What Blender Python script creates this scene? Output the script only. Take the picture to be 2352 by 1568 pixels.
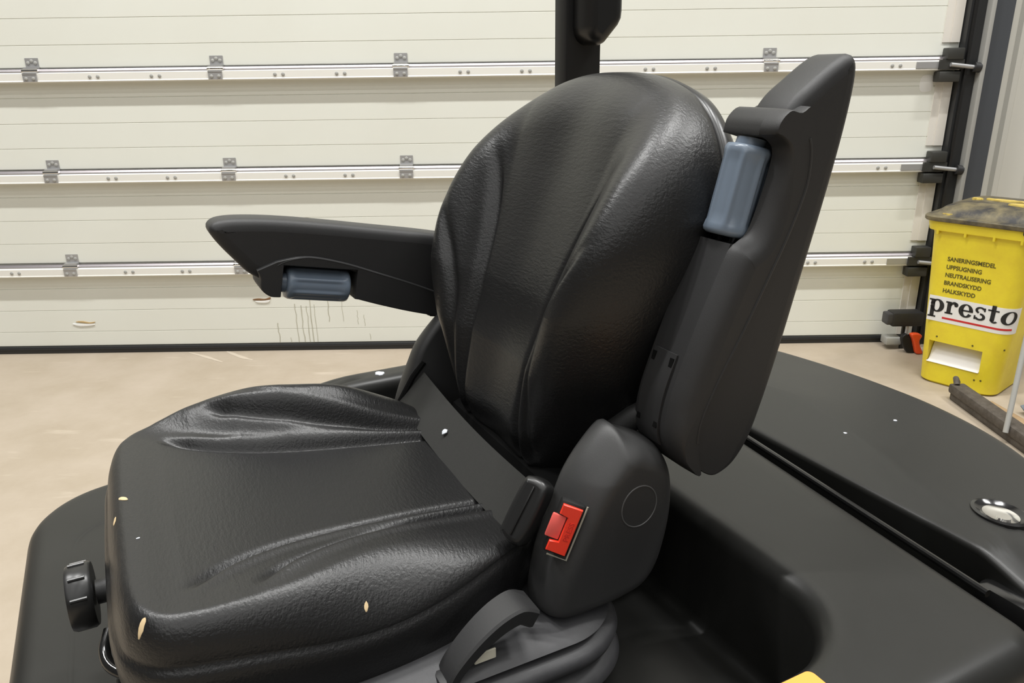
import bpy, bmesh, math, random
import numpy as np
from mathutils import Vector, Matrix
from mathutils.geometry import tessellate_polygon

# ------------------------------------------------------------------ clear
for o in list(bpy.data.objects):
    bpy.data.objects.remove(o, do_unlink=True)
scene = bpy.context.scene
C = scene.collection
random.seed(4)
rng = np.random.default_rng(7)

# ------------------------------------------------------------------ camera
PITCH = math.radians(19.25)
ROLL = 0.0138
cam_d = bpy.data.cameras.new('camera')
cam = bpy.data.objects.new('camera', cam_d)
C.objects.link(cam)
cam_d.sensor_width = 36.0
cam_d.lens = 36.0 * 1767.0 / 2352.0
cam_d.clip_start = 0.02
cam.matrix_world = (Matrix.Translation((0, 0, 1.60))
                    @ Matrix.Rotation(math.radians(90) - PITCH, 4, 'X')
                    @ Matrix.Rotation(-ROLL, 4, 'Z'))
scene.camera = cam

# ------------------------------------------------------------------ world, lamps, exposure
w = bpy.data.worlds.new('hall')
scene.world = w
w.use_nodes = True
w.node_tree.nodes['Background'].inputs[0].default_value = (0.9, 0.95, 1.0, 1)
w.node_tree.nodes['Background'].inputs[1].default_value = 0.05
scene.view_settings.view_transform = 'Standard'
scene.view_settings.look = 'None'
scene.view_settings.gamma = 1.0
scene.view_settings.use_curve_mapping = False
scene.view_settings.exposure = 0.0

CEIL = 8.2
def tube_lamp(x, y, length=2.4, width=0.14, power=150.0, z=CEIL - 0.35):
    d = bpy.data.lights.new('ceiling_tube_lamp', 'AREA')
    d.shape = 'RECTANGLE'
    d.size, d.size_y = length, width
    d.energy = power
    d.color = (1.0, 0.995, 0.975)
    o = bpy.data.objects.new('ceiling_tube_lamp', d)
    o.location = (x, y, z)
    C.objects.link(o)
tube_rows = ((2.15, 245, .16), (-0.2, 46, .08), (-2.6, 36, .07), (-5.0, 34, .07), (-7.4, 34, .07), (-9.8, 34, .07), (-12.2, 34, .07), (-14.6, 34, .07))
for yy, pw, wd_ in tube_rows:
    for xx in (-4.6, -1.5, 1.6, 4.7):
        tube_lamp(xx, yy, power=pw, length=1.5, width=wd_)

# ------------------------------------------------------------------ materials
MATS = {}
def mat(name, col, rough=0.5, metal=0.0, bump=None, var=None, spec=0.5, coat=0.0, var_scale=8.0, rough_var=0.0):
    if name in MATS:
        return MATS[name]
    m = bpy.data.materials.new(name)
    m.use_nodes = True
    nt = m.node_tree
    b = nt.nodes['Principled BSDF']
    b.inputs['Base Color'].default_value = (*col, 1)
    b.inputs['Roughness'].default_value = rough
    b.inputs['Metallic'].default_value = metal
    b.inputs['Specular IOR Level'].default_value = spec
    b.inputs['Coat Weight'].default_value = coat
    b.inputs['Coat Roughness'].default_value = 0.15
    tc = nt.nodes.new('ShaderNodeTexCoord')
    if var is not None:
        n = nt.nodes.new('ShaderNodeTexNoise')
        n.inputs['Scale'].default_value = var_scale
        n.inputs['Detail'].default_value = 6
        n.inputs['Roughness'].default_value = 0.65
        nt.links.new(tc.outputs['Object'], n.inputs['Vector'])
        r = nt.nodes.new('ShaderNodeValToRGB')
        r.color_ramp.elements[0].position = 0.35
        r.color_ramp.elements[1].position = 0.68
        r.color_ramp.elements[0].color = (*col, 1)
        r.color_ramp.elements[1].color = (*var, 1)
        nt.links.new(n.outputs['Fac'], r.inputs['Fac'])
        nt.links.new(r.outputs['Color'], b.inputs['Base Color'])
        if rough_var:
            mr = nt.nodes.new('ShaderNodeMapRange')
            mr.inputs['To Min'].default_value = rough - rough_var
            mr.inputs['To Max'].default_value = rough + rough_var
            nt.links.new(n.outputs['Fac'], mr.inputs['Value'])
            nt.links.new(mr.outputs['Result'], b.inputs['Roughness'])
    if bump:
        prev = None
        for (kind, scale, strength) in bump:
            if kind == 'noise':
                n = nt.nodes.new('ShaderNodeTexNoise'); n.inputs['Detail'].default_value = 3
                out = n.outputs['Fac']
            elif kind == 'stretch':
                n = nt.nodes.new('ShaderNodeTexNoise'); n.inputs['Detail'].default_value = 2
                out = n.outputs['Fac']
            else:
                n = nt.nodes.new('ShaderNodeTexVoronoi')
                n.feature = 'DISTANCE_TO_EDGE'
                out = n.outputs['Distance']
            n.inputs['Scale'].default_value = scale
            if kind == 'stretch':
                mp = nt.nodes.new('ShaderNodeMapping')
                mp.inputs['Scale'].default_value = (1, 0.25, 1)
                nt.links.new(tc.outputs['Object'], mp.inputs['Vector'])
                nt.links.new(mp.outputs['Vector'], n.inputs['Vector'])
            else:
                nt.links.new(tc.outputs['Object'], n.inputs['Vector'])
            bp = nt.nodes.new('ShaderNodeBump')
            bp.inputs['Strength'].default_value = strength
            bp.inputs['Distance'].default_value = 0.001
            nt.links.new(out, bp.inputs['Height'])
            if prev:
                nt.links.new(prev.outputs['Normal'], bp.inputs['Normal'])
            prev = bp
        nt.links.new(prev.outputs['Normal'], b.inputs['Normal'])
    MATS[name] = m
    return m

VINYL = mat('black_vinyl', (0.009, 0.009, 0.0093), 0.36, bump=[('noise', 420, 0.30), ('stretch', 240, 0.55)], spec=0.5)
PLAST = mat('black_plastic', (0.019, 0.019, 0.0195), 0.5, bump=[('noise', 1500, 0.25)], spec=0.5)
WINGP = mat('wing_plastic', (0.034, 0.034, 0.034), 0.46, bump=[('noise', 1500, 0.2)], spec=0.5)
PLAST_D = mat('dark_plastic', (0.010, 0.010, 0.010), 0.5, spec=0.4)
SATIN = mat('satin_black', (0.012, 0.012, 0.012), 0.32, spec=0.5)
GLOSS = mat('gloss_black', (0.008, 0.008, 0.008), 0.15, spec=0.6)
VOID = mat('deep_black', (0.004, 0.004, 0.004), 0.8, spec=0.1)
HOODM = mat('hood_plastic', (0.0115, 0.0115, 0.0105), 0.36, bump=[('noise', 900, 0.06)], var=(0.014, 0.014, 0.013), var_scale=5, spec=0.38, rough_var=0.06)
RUBBER = mat('bellows_rubber', (0.035, 0.035, 0.038), 0.55, bump=[('noise', 500, 0.15)], var=(0.055, 0.055, 0.058), var_scale=14)
WEB = mat('belt_webbing', (0.018, 0.018, 0.016), 0.75, bump=[('noise', 1400, 0.5)])
SLATE = mat('slate_plastic', (0.155, 0.195, 0.25), 0.28, spec=0.5)
RED = mat('red_plastic', (0.85, 0.045, 0.02), 0.35)
REDL = mat('light_red_plastic', (0.80, 0.12, 0.10), 0.45)
CREAM = mat('cream_label', (0.78, 0.74, 0.6), 0.6)
FOAM = mat('torn_foam', (0.62, 0.47, 0.27), 0.9)
SPECK = mat('white_paint_drop', (0.62, 0.65, 0.7), 0.5)
CHROME = mat('chrome', (0.75, 0.74, 0.72), 0.12, 1.0)
STEEL = mat('zinc_steel', (0.45, 0.45, 0.45), 0.42, 0.55)
STEEL_D = mat('dark_steel', (0.06, 0.06, 0.055), 0.5, 0.6)
ALU = mat('aluminium', (0.30, 0.28, 0.29), 0.4, 1.0)
DOORW = mat('door_white', (0.76, 0.76, 0.72), 0.5, bump=[('noise', 220, 0.12)], spec=0.3)
RAILW = mat('rail_white', (0.78, 0.77, 0.72), 0.4, spec=0.4)
STILE = mat('stile_white', (0.70, 0.67, 0.61), 0.5)
TRIMD = mat('dark_trim', (0.055, 0.06, 0.068), 0.5)
TRACKB = mat('track_black', (0.018, 0.019, 0.02), 0.5)
WALLS = mat('sheet_wall', (0.56, 0.55, 0.50), 0.5)
WALLD = mat('dark_hall_wall', (0.10, 0.10, 0.10), 0.8)
CONC = mat('concrete_floor', (0.37, 0.308, 0.232), 0.6, bump=[('noise', 40, 0.15)], var=(0.43, 0.365, 0.29), var_scale=2.6)
CEILM = mat('ceiling_sheet', (0.22, 0.22, 0.22), 0.8)
YEL = mat('yellow_plastic', (0.82, 0.68, 0.03), 0.42, bump=[('noise', 260, 0.2)], var=(0.74, 0.58, 0.03), var_scale=9)
LIDM = mat('dirty_black_lid', (0.025, 0.024, 0.025), 0.55, var=(0.20, 0.165, 0.085), var_scale=11)
INK = mat('black_ink', (0.012, 0.012, 0.012), 0.6)
INKF = mat('faded_ink', (0.10, 0.085, 0.01), 0.6)
LABW = mat('label_white', (0.80, 0.80, 0.78), 0.45)
LABR = mat('label_red', (0.55, 0.02, 0.02), 0.45)
FOAMW = mat('white_foam', (0.82, 0.80, 0.78), 0.8, bump=[('noise', 300, 0.4)])
ORANGE = mat('orange_plastic', (0.80, 0.09, 0.02), 0.4)
AMBER = mat('orange_sticker', (0.85, 0.36, 0.06), 0.5)
WOOD = mat('pale_wood', (0.40, 0.28, 0.16), 0.7, var=(0.30, 0.2, 0.11), var_scale=20)
WOODO = mat('orange_wood', (0.50, 0.22, 0.06), 0.6)
BROWN = mat('dark_brown_bristle', (0.055, 0.045, 0.035), 0.8, bump=[('noise', 200, 0.5)], var=(0.10, 0.085, 0.07), var_scale=30)
GREYP = mat('grey_metal', (0.36, 0.36, 0.34), 0.45)
BLUEG = mat('blue_grey_steel', (0.07, 0.09, 0.115), 0.55, var=(0.20, 0.22, 0.24), var_scale=25)

# door: drip stains and smudges that sit on the panels
def add_door_stains(m):
    nt = m.node_tree
    b = nt.nodes['Principled BSDF']
    tc = nt.nodes.new('ShaderNodeTexCoord')
    n = nt.nodes.new('ShaderNodeTexNoise')
    n.inputs['Scale'].default_value = 1.3
    n.inputs['Detail'].default_value = 7
    nt.links.new(tc.outputs['Object'], n.inputs['Vector'])
    r = nt.nodes.new('ShaderNodeValToRGB')
    r.color_ramp.elements[0].position = 0.4
    r.color_ramp.elements[1].position = 0.75
    r.color_ramp.elements[0].color = (0.745, 0.755, 0.69, 1)
    r.color_ramp.elements[1].color = (0.715, 0.72, 0.65, 1)
    nt.links.new(n.outputs['Fac'], r.inputs['Fac'])
    nt.links.new(r.outputs['Color'], b.inputs['Base Color'])
add_door_stains(DOORW)
DRIP = mat('drip_stain', (0.47, 0.46, 0.38), 0.6)
SMUDGE = mat('pale_smudge', (0.80, 0.80, 0.77), 0.6)

def concrete_marks(m):
    nt = m.node_tree
    b = nt.nodes['Principled BSDF']
    src = b.inputs['Base Color'].links[0].from_socket
    tc = nt.nodes.new('ShaderNodeTexCoord')
    mp = nt.nodes.new('ShaderNodeMapping')
    mp.inputs['Scale'].default_value = (1.2, 6.0, 1)
    mp.inputs['Rotation'].default_value = (0, 0, 0.6)
    nt.links.new(tc.outputs['Object'], mp.inputs['Vector'])
    n = nt.nodes.new('ShaderNodeTexNoise')
    n.inputs['Scale'].default_value = 3.0
    n.inputs['Detail'].default_value = 8
    nt.links.new(mp.outputs['Vector'], n.inputs['Vector'])
    r = nt.nodes.new('ShaderNodeValToRGB')
    r.color_ramp.elements[0].position = 0.62
    r.color_ramp.elements[1].position = 0.8
    r.color_ramp.elements[0].color = (0, 0, 0, 1)
    r.color_ramp.elements[1].color = (0.7, 0.7, 0.7, 1)
    nt.links.new(n.outputs['Fac'], r.inputs['Fac'])
    mx = nt.nodes.new('ShaderNodeMix')
    mx.data_type = 'RGBA'
    nt.links.new(r.outputs['Color'], mx.inputs['Factor'])
    nt.links.new(src, mx.inputs['A'])
    mx.inputs['B'].default_value = (0.53, 0.46, 0.37, 1)
    nt.links.new(mx.outputs['Result'], b.inputs['Base Color'])
concrete_marks(CONC)

# ------------------------------------------------------------------ helpers
def link(name, verts, faces, material, parent=None, smooth=True, angle=35):
    me = bpy.data.meshes.new(name)
    me.from_pydata([tuple(map(float, v)) for v in verts], [], [tuple(int(i) for i in f) for f in faces])
    bm = bmesh.new(); bm.from_mesh(me)
    bmesh.ops.recalc_face_normals(bm, faces=bm.faces)
    bm.to_mesh(me); bm.free()
    if smooth:
        me.shade_smooth()
        me.set_sharp_from_angle(angle=math.radians(angle))
    me.materials.append(material)
    o = bpy.data.objects.new(name, me)
    C.objects.link(o)
    if parent is not None:
        o.parent = parent
    return o

def tag(o, label, cat, group=None):
    o['label'] = label; o['category'] = cat
    if group: o['group'] = group
    return o
def struct(o):
    o['kind'] = 'structure'; return o
def empty(name, loc=(0, 0, 0), rz=0):
    o = bpy.data.objects.new(name, None)
    o.location = loc; o.rotation_euler = (0, 0, rz)
    C.objects.link(o); return o

class MB:
    """collects simple solids into one mesh"""
    def __init__(s): s.v = []; s.f = []
    def add(s, v, f):
        k = len(s.v); s.v += [tuple(x) for x in v]; s.f += [tuple(i + k for i in q) for q in f]; return s
    def box(s, x0, x1, y0, y1, z0, z1, m=None):
        v = [(x, y, z) for x in (x0, x1) for y in (y0, y1) for z in (z0, z1)]
        if m is not None: v = [tuple(m @ Vector(p)) for p in v]
        return s.add(v, [(0, 1, 3, 2), (4, 6, 7, 5), (0, 4, 5, 1), (2, 3, 7, 6), (0, 2, 6, 4), (1, 5, 7, 3)])
    def bbox(s, x0, x1, y0, y1, z0, z1, r=0.004, seg=2, m=None):
        bm = bmesh.new()
        bmesh.ops.create_cube(bm, size=1)
        for v in bm.verts:
            v.co = Vector(((x0 + x1) / 2 + v.co.x * (x1 - x0), (y0 + y1) / 2 + v.co.y * (y1 - y0), (z0 + z1) / 2 + v.co.z * (z1 - z0)))
        bmesh.ops.bevel(bm, geom=bm.edges[:], offset=r, segments=seg, affect='EDGES', profile=0.5)
        bm.verts.index_update()
        vv = [v.co.copy() for v in bm.verts]
        if m is not None: vv = [m @ p for p in vv]
        s.add([tuple(p) for p in vv], [[v.index for v in f.verts] for f in bm.faces]); bm.free(); return s
    def tube(s, pts, rad, n=16, caps=True):
        pts = [Vector(p) for p in pts]
        if not hasattr(rad, '__len__'): rad = [rad] * len(pts)
        rings = []; up = None
        for i, p in enumerate(pts):
            d = (pts[min(i + 1, len(pts) - 1)] - pts[max(i - 1, 0)]).normalized()
            if up is None:
                up = d.orthogonal().normalized()
            else:
                up = (up - d * up.dot(d)).normalized()
            sd = d.cross(up)
            rings.append([p + (up * math.cos(t) + sd * math.sin(t)) * rad[i] for t in [2 * math.pi * k / n for k in range(n)]])
        v = [q for r in rings for q in r]; f = []
        for i in range(len(rings) - 1):
            for k in range(n):
                f.append((i * n + k, i * n + (k + 1) % n, (i + 1) * n + (k + 1) % n, (i + 1) * n + k))
        if caps:
            f.append(tuple(range(n))); f.append(tuple((len(rings) - 1) * n + k for k in range(n)))
        return s.add(v, f)
    def flatcap(s, loop):
        """a flat end face on vertices of its own, so that its rim stays crisp"""
        pts = [Vector(p) for p in loop]
        return s.add([tuple(p) for p in pts], [tuple(t) for t in tessellate_polygon([pts])])
    def loft(s, loops, cap0=True, cap1=True):
        n = len(loops[0]); v = [p for l in loops for p in l]; f = []
        for i in range(len(loops) - 1):
            for k in range(n):
                f.append((i * n + k, i * n + (k + 1) % n, (i + 1) * n + (k + 1) % n, (i + 1) * n + k))
        if cap0: f.append(tuple(range(n)))
        if cap1: f.append(tuple((len(loops) - 1) * n + k for k in range(n)))
        return s.add(v, f)
    def build(s, name, material, parent=None, smooth=True, angle=35, off=None):
        v = s.v
        if off is not None: v = [(p[0] - off[0], p[1] - off[1], p[2] - off[2]) for p in v]
        return link(name, v, s.f, material, parent, smooth, angle)

def catmull(pts, n, closed=True):
    """resample control points to n points by arc length along a Catmull-Rom curve"""
    P = np.array(pts, float); m = len(P); out = []
    rngi = range(m) if closed else range(m - 1)
    for i in rngi:
        if closed:
            p0, p1, p2, p3 = P[(i - 1) % m], P[i], P[(i + 1) % m], P[(i + 2) % m]
        else:
            p0, p1, p2, p3 = P[max(i - 1, 0)], P[i], P[i + 1], P[min(i + 2, m - 1)]
        for t in np.linspace(0, 1, 24, endpoint=False):
            out.append(0.5 * ((2 * p1) + (-p0 + p2) * t + (2 * p0 - 5 * p1 + 4 * p2 - p3) * t * t + (-p0 + 3 * p1 - 3 * p2 + p3) * t ** 3))
    out.append(P[0] if closed else P[-1])
    out = np.array(out)
    s = np.concatenate([[0], np.cumsum(np.linalg.norm(np.diff(out, axis=0), axis=1))])
    q = np.linspace(0, s[-1], n + 1)[:-1] if closed else np.linspace(0, s[-1], n)
    return np.stack([np.interp(q, s, out[:, k]) for k in range(P.shape[1])], 1)

def smooth01(x):
    x = np.clip(x, 0, 1); return x * x * (3 - 2 * x)

def inward(poly):
    poly = np.asarray(poly)
    t = np.roll(poly, -1, 0) - np.roll(poly, 1, 0)
    t /= np.linalg.norm(t, axis=1)[:, None] + 1e-12
    nrm = np.stack([-t[:, 1], t[:, 0]], 1)
    area = 0.5 * np.sum(poly[:, 0] * np.roll(poly[:, 1], -1) - np.roll(poly[:, 0], -1) * poly[:, 1])
    return nrm if area > 0 else -nrm

def dist_poly(px, py, poly, closed=True):
    A = np.asarray(poly); B = np.roll(A, -1, 0) if closed else A[1:]
    if not closed: A = A[:-1]
    best = np.full(px.shape, 1e9); tb = np.zeros(px.shape)
    for i, (a, b) in enumerate(zip(A, B)):
        d = b - a; L2 = d @ d + 1e-15
        t = np.clip(((px - a[0]) * d[0] + (py - a[1]) * d[1]) / L2, 0, 1)
        dd = np.hypot(px - a[0] - t * d[0], py - a[1] - t * d[1])
        k = dd < best
        best = np.where(k, dd, best); tb = np.where(k, (i + t) / len(A), tb)
    return best, tb

# the truck frame: a = forwards, b = to its left, z = up; measured from the point under the camera
TH = math.radians(207)
def T(a, b, z=0.0):
    return Vector((a * math.cos(TH) - b * math.sin(TH), a * math.sin(TH) + b * math.cos(TH), z))

def slab(mb, prof, layers, place, weight=None):
    """prof: closed 2D outline; layers: (lateral, inset); place(x,y,lat)->3D"""
    prof = np.asarray(prof); n = inward(prof)
    wgt = np.ones(len(prof)) if weight is None else np.asarray(weight)
    loops = []
    for lat, ins in layers:
        q = prof + n * (ins * wgt)[:, None]
        loops.append([place(x, y, lat) for x, y in q])
    mb.loft(loops, cap0=False, cap1=False)
    mb.flatcap(loops[0]); mb.flatcap(loops[-1])
    return mb
def rounded_layers(l0, l1, r0, r1, k=5):
    out = []
    for i in range(k + 1):
        t = math.pi / 2 * i / k
        out.append((l0 + r0 * (1 - math.sin(t)), r0 * (1 - math.cos(t))))
    out = out[::-1]   # from inset face to full outline
    res = [(l0 + r0 * (1 - math.cos(math.pi / 2 * i / k)), r0 * (1 - math.sin(math.pi / 2 * i / k))) for i in range(k + 1)]
    res += [(l1 - r1 * (1 - math.cos(math.pi / 2 * i / k)), r1 * (1 - math.sin(math.pi / 2 * i / k))) for i in range(k, -1, -1)]
    return res

# ================================================================== THE HALL
D = 4.484
X0, X1, Y0, Y1 = -7.0, 6.5, -17.0, D + 0.12
struct(MB().box(X0, X1, Y0, Y1 + .2, -0.1, 0).build('floor', CONC, smooth=False))
struct(MB().box(X0, X1, Y0, Y1 + .2, CEIL, CEIL + .1).build('ceiling', CEILM, smooth=False))
struct(MB().box(X0 - .1, X0, Y0, Y1 + .2, 0, CEIL).build('wall_left', WALLD, smooth=False))
struct(MB().box(X0, X1, Y0 - .1, Y0, 0, CEIL).build('wall_front', WALLD, smooth=False))
struct(MB().box(X1, X1 + .1, Y0, Y1 + .2, 0, CEIL).build('wall_right', WALLD, smooth=False))
# back wall of ribbed sheet to the right of the door, plain above and left
wb = struct(MB().box(X0, -4.6, Y1, Y1 + .1, 0, CEIL).box(-4.6, 2.5, Y1, Y1 + .1, 3.7, CEIL).box(2.5, X1, Y1, Y1 + .1, 0, CEIL).build('wall_back', WALLS, smooth=False))
def rib_profile():
    xs = []; x = 2.69
    while x < X1 - .2:
        xs += [(x, 0.0), (x + .11, 0.0), (x + .125, -.022), (x + .155, -.022), (x + .17, 0.0)]
        x += .20
    return xs
rp = rib_profile()
v = []; f = []
for i, (x, y) in enumerate(rp):
    v += [(x, D + .06 + y, 0.0), (x, D + .06 + y, 5.2)]
for i in range(len(rp) - 1):
    f.append((2 * i, 2 * i + 2, 2 * i + 3, 2 * i + 1))
link('wall_sheet', v, f, WALLS, wb, smooth=False)

# pale scuffs on the concrete in front of the door
fl = bpy.data.objects['floor']
def scuff_strip(pts, wd_):
    P = catmull(pts, 14, closed=False); v_ = []; f_ = []
    for i_, (x, y) in enumerate(P):
        t_ = P[min(i_ + 1, 13)] - P[max(i_ - 1, 0)]; t_ /= np.linalg.norm(t_)
        k_ = wd_ * (.3 + .7 * math.sin(math.pi * (i_ + .5) / 14)) * random.uniform(.8, 1.2)
        v_ += [(x - t_[1] * k_, y + t_[0] * k_, .0008), (x + t_[1] * k_, y - t_[0] * k_, .0008)]
    for i_ in range(13): f_.append((2 * i_, 2 * i_ + 1, 2 * i_ + 3, 2 * i_ + 2))
    link('scuff', v_, f_, mat('pale_scuff', (.52, .45, .36), .7), fl, smooth=False)
scuff_strip([(-1.99, 4.46), (-1.86, 4.38), (-1.72, 4.28)], .012)
scuff_strip([(-1.76, 4.47), (-1.63, 4.36), (-1.55, 4.31)], .014)

# ------------------------------------------------------------------ sectional door
door = struct(empty('door_1', (0, D, 0)))
DX0, DX1 = -4.5, 2.46
PITCHZ = 0.5455
J1 = 1.655                    # joint under the first rail in view
def panel(z0, z1, zs):
    """one door section, its shallow grooves cut into the face"""
    pr = [(0.0, z1 - .001), (-.0, z1 - .002)]
    pts = [(0.05, z1 - .0015), (0.004, z1 - .0015), (0.0, z1 - .006)]
    for g in sorted(zs, reverse=True):
        pts += [(0.0, g + .0022), (0.0032, g + .0006), (0.0032, g - .0006), (0.0, g - .0022)]
    pts += [(0.0, z0 + .006), (0.004, z0 + .0015), (0.05, z0 + .0015)]
    v = []; n = len(pts)
    for x in (DX0, DX1):
        v += [(x, y, z) for y, z in pts]
    f = [(i, (i + 1) % n, n + (i + 1) % n, n + i) for i in range(n)] + [tuple(range(n)), tuple(range(n, 2 * n))]
    return link('panel', v, f, DOORW, door, smooth=False)
for k in range(-4, 3):
    top = J1 - k * PITCHZ
    bot = top - PITCHZ if k < 2 else 0.043
    zs = [top - .155, top - .292, top - .427]
    panel(bot, top, [z for z in zs if z > bot + .02])
MB().bbox(DX0, DX1, -.012, .04, 0.0, .043, r=.006).build('rubber_seal', TRACKB, door)
MB().box(DX0, DX1, -.016, -.011, .026, .031).build('seal_ridge', PLAST, door, smooth=False)

hinge_x = [-2.626 + .024 + 1.008 * k for k in range(-1, 6)]
def rail(zb):
    zt = zb + .05
    pr = [(0.0, zb), (-.046, zb + .001), (-.049, zb + .006), (-.046, zb + .012), (-.046, zt - .002), (-.040, zt + .001), (-.024, zt + .003), (0.0, zt + .004)]
    v = [(x, y, z) for x in (DX0, DX1) for y, z in pr]; n = len(pr)
    f = [(i, (i + 1) % n, n + (i + 1) % n, n + i) for i in range(n)] + [tuple(range(n)), tuple(range(n, 2 * n))]
    r = link('rail', v, f, RAILW, door, smooth=False)
    # bright aluminium strip in the joint above the rail
    pr = [(0.0, zt + .002), (-.026, zt + .003), (-.030, zt + .010), (-.022, zt + .020), (0.0, zt + .022)]
    v = [(x, y, z) for x in (DX0, DX1) for y, z in pr]; n = len(pr)
    f = [(i, (i + 1) % n, n + (i + 1) % n, n + i) for i in range(n)] + [tuple(range(n)), tuple(range(n, 2 * n))]
    link('joint_strip', v, f, ALU, door)
    return r
SCREW = None
HINGE = None
def screw(parent, x, y, z):
    global SCREW
    if SCREW is None:
        o = MB().tube([(0, 0, 0), (0, -.003, 0), (0, -.005, 0)], [.0095, .0095, .006], n=10).build('screw', GREYP, parent)
        SCREW = o
    else:
        o = SCREW.copy(); C.objects.link(o); o.parent = parent
    o.location = (x, y, z)
    return o
def hinge(x, z):
    global HINGE
    if HINGE is None:
        mb = MB()
        mb.box(-.036, .036, -.004, -.001, .018, .07)                      # upper leaf on the panel
        mb.box(-.038, .038, -.052, -.049, -.052, -.012)                   # lower leaf on the rail
        mb.box(-.037, .037, -.035, -.003, .012, .022)
        mb.box(-.038, .038, -.054, -.028, -.014, -.008)
        o = mb.build('hinge', STEEL, door, smooth=False)
        k = MB().tube([(-.042, -.036, .003), (.046, -.036, .003)], .0115, n=14).build('hinge_pin', CHROME, o)
        for sx, sz, sy in ((-.02, .045, -.004), (.02, .045, -.004), (0, .055, -.004), (-.02, -.036, -.052), (.02, -.036, -.052)):
            q = screw(o, sx, sy, sz); 
        HINGE = o
    else:
        o = HINGE.copy(); C.objects.link(o); o.parent = door
        for c in HINGE.children:
            q = c.copy(); C.objects.link(q); q.parent = o
    o.location = (x, 0, z)
    return o
for k, zb in enumerate((1.581, 1.036, .4905)):
    r = rail(zb)
    for j, hx in enumerate(hinge_x):
        if hx < DX1 - .2 and hx > -3.8:
            hinge(hx, zb + .058)
        for fr in (1 / 3, 2 / 3):
            for dx in (-.022, .022):
                xx = hx + 1.008 * fr + dx + .01
                if -3.4 < xx < DX1 - .12:
                    screw(r, xx, -.046, zb + .028)
# end stile with rows of small holes, and roller brackets at the rail ends
for k in range(-1, 3):
    top = J1 - k * PITCHZ - .02
    bot = (top - PITCHZ + .09) if k < 2 else .05
    st = MB().box(2.365, 2.455, -.006, 0, bot, top - .07).box(2.405, 2.455, -.012, -.006, bot, top - .07).build('end_stile', STILE, door, smooth=False)
for zb in (1.581, 1.036, .4905):
    mb = MB()
    mb.bbox(2.37, 2.46, -.075, -.01, zb + .055, zb + .115, r=.006)
    mb.bbox(2.34, 2.455, -.075, -.01, zb - .06, zb - .005, r=.006)
    mb.box(2.34, 2.47, -.068, -.05, zb + .005, zb + .055)
    o = mb.build('roller_bracket', STEEL_D, door)
    MB().tube([(2.39, -.08, zb + .03), (2.545, -.08, zb + .012)], .011, n=12).build('roller_axle', STEEL, o)
    MB().tube([(2.515, -.08, zb + .016), (2.55, -.08, zb + .012)], .026, n=18).build('roller', PLAST, o)
    MB().box(2.22, 2.36, -.0505, -.047, zb + .012, zb + .045).build('bracket_strap', STEEL, o, smooth=False)
# dents in the lowest section with torn paint and the drips under them
def blot(name, pts, y, m):
    P = catmull(pts, 28)
    mb = MB(); n = inward(P)
    mb.loft([[(x, 0.0005, z) for x, z in P], [(x, y, z) for x, z in P], [(x, y * 1.3, z) for x, z in P + n * .0015]])
    return mb.build(name, m, door)
def door_px(x, z): return (x, z)
blot('dent', [(-1.565, .327), (-1.53, .333), (-1.49, .330), (-1.455, .340), (-1.462, .324), (-1.50, .320), (-1.545, .320)], -.003, mat('rusty_dent', (0.20, 0.11, 0.05), .8))
blot('dent', [(-2.66, .2), (-2.62, .205), (-2.575, .196), (-2.54, .2), (-2.56, .188), (-2.60, .19)], -.003, mat('tan_dent', (0.45, 0.32, 0.15), .8))
blot('dent_lip', [(-1.55, .318), (-1.50, .318), (-1.46, .322), (-1.475, .306), (-1.53, .306)], -.004, SMUDGE)
blot('dent_lip', [(-2.68, .188), (-2.62, .186), (-2.55, .187), (-2.56, .176), (-2.64, .172)], -.004, SMUDGE)
def drip(x, z0, z1, wd):
    pts = [(x + random.uniform(-.003, .003) + .018 * (z0 - z) , z) for z in np.linspace(z0, z1, 8)]
    P = [(px - wd * (.6 + .4 * random.random()), z) for px, z in pts] + [(px + wd * (.6 + .4 * random.random()), z) for px, z in pts[::-1]]
    mb = MB().loft([[(x_, 0.0002, z_) for x_, z_ in P], [(x_, -.0012, z_) for x_, z_ in P]])
    mb.build('drip_stain', DRIP, door, smooth=False)
for x, z0, z1, wd in ((-1.43, .175, .047, .0035), (-1.315, .295, .047, .003), (-1.28, .285, .047, .0035), (-1.245, .28, .047, .003),
                      (-1.225, .42, .047, .0035), (-1.20, .29, .05, .002), (-1.115, .36, .18, .003), (-1.03, .37, .18, .0015),
                      (-.94, .25, .16, .0015), (-.90, .22, .15, .0015), (-.87, .10, .06, .0015), (-1.36, .08, .047, .002)):
    drip(x, z0, z1, wd)

blot('sticker', [(2.285, 1.475), (2.285, 1.55), (2.345, 1.552), (2.347, 1.477)], -.0015, SMUDGE)
# frame to the right of the door
tr = struct(empty('trim_1', (2.57, D, 0)))
o3 = (2.57, D, 0)
MB().box(2.462, 2.545, D - .055, D + .06, 0, 5.0).build('track_channel', TRACKB, tr, smooth=False, off=o3)
MB().box(2.475, 2.488, D - .075, D - .055, 0, 5.0).build('track_lip', SATIN, tr, smooth=False, off=o3)
MB().bbox(2.547, 2.572, D - .10, D + .06, 0, 5.0, r=.004).build('angle_iron', GREYP, tr, off=o3)
MB().box(2.573, 2.688, D - .07, D + .06, 0, 5.0).build('cover_strip', TRIMD, tr, smooth=False, off=o3)
for zz in (.35, .9, 1.35, 1.52, 1.83, 2.3):
    s_ = MB().tube([(0, 0, 0), (0, -.012, 0)], [.011, .006], n=10).build('rivet', GREYP, tr)
    s_.location = (2.70 - 2.57, .0, zz)

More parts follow.
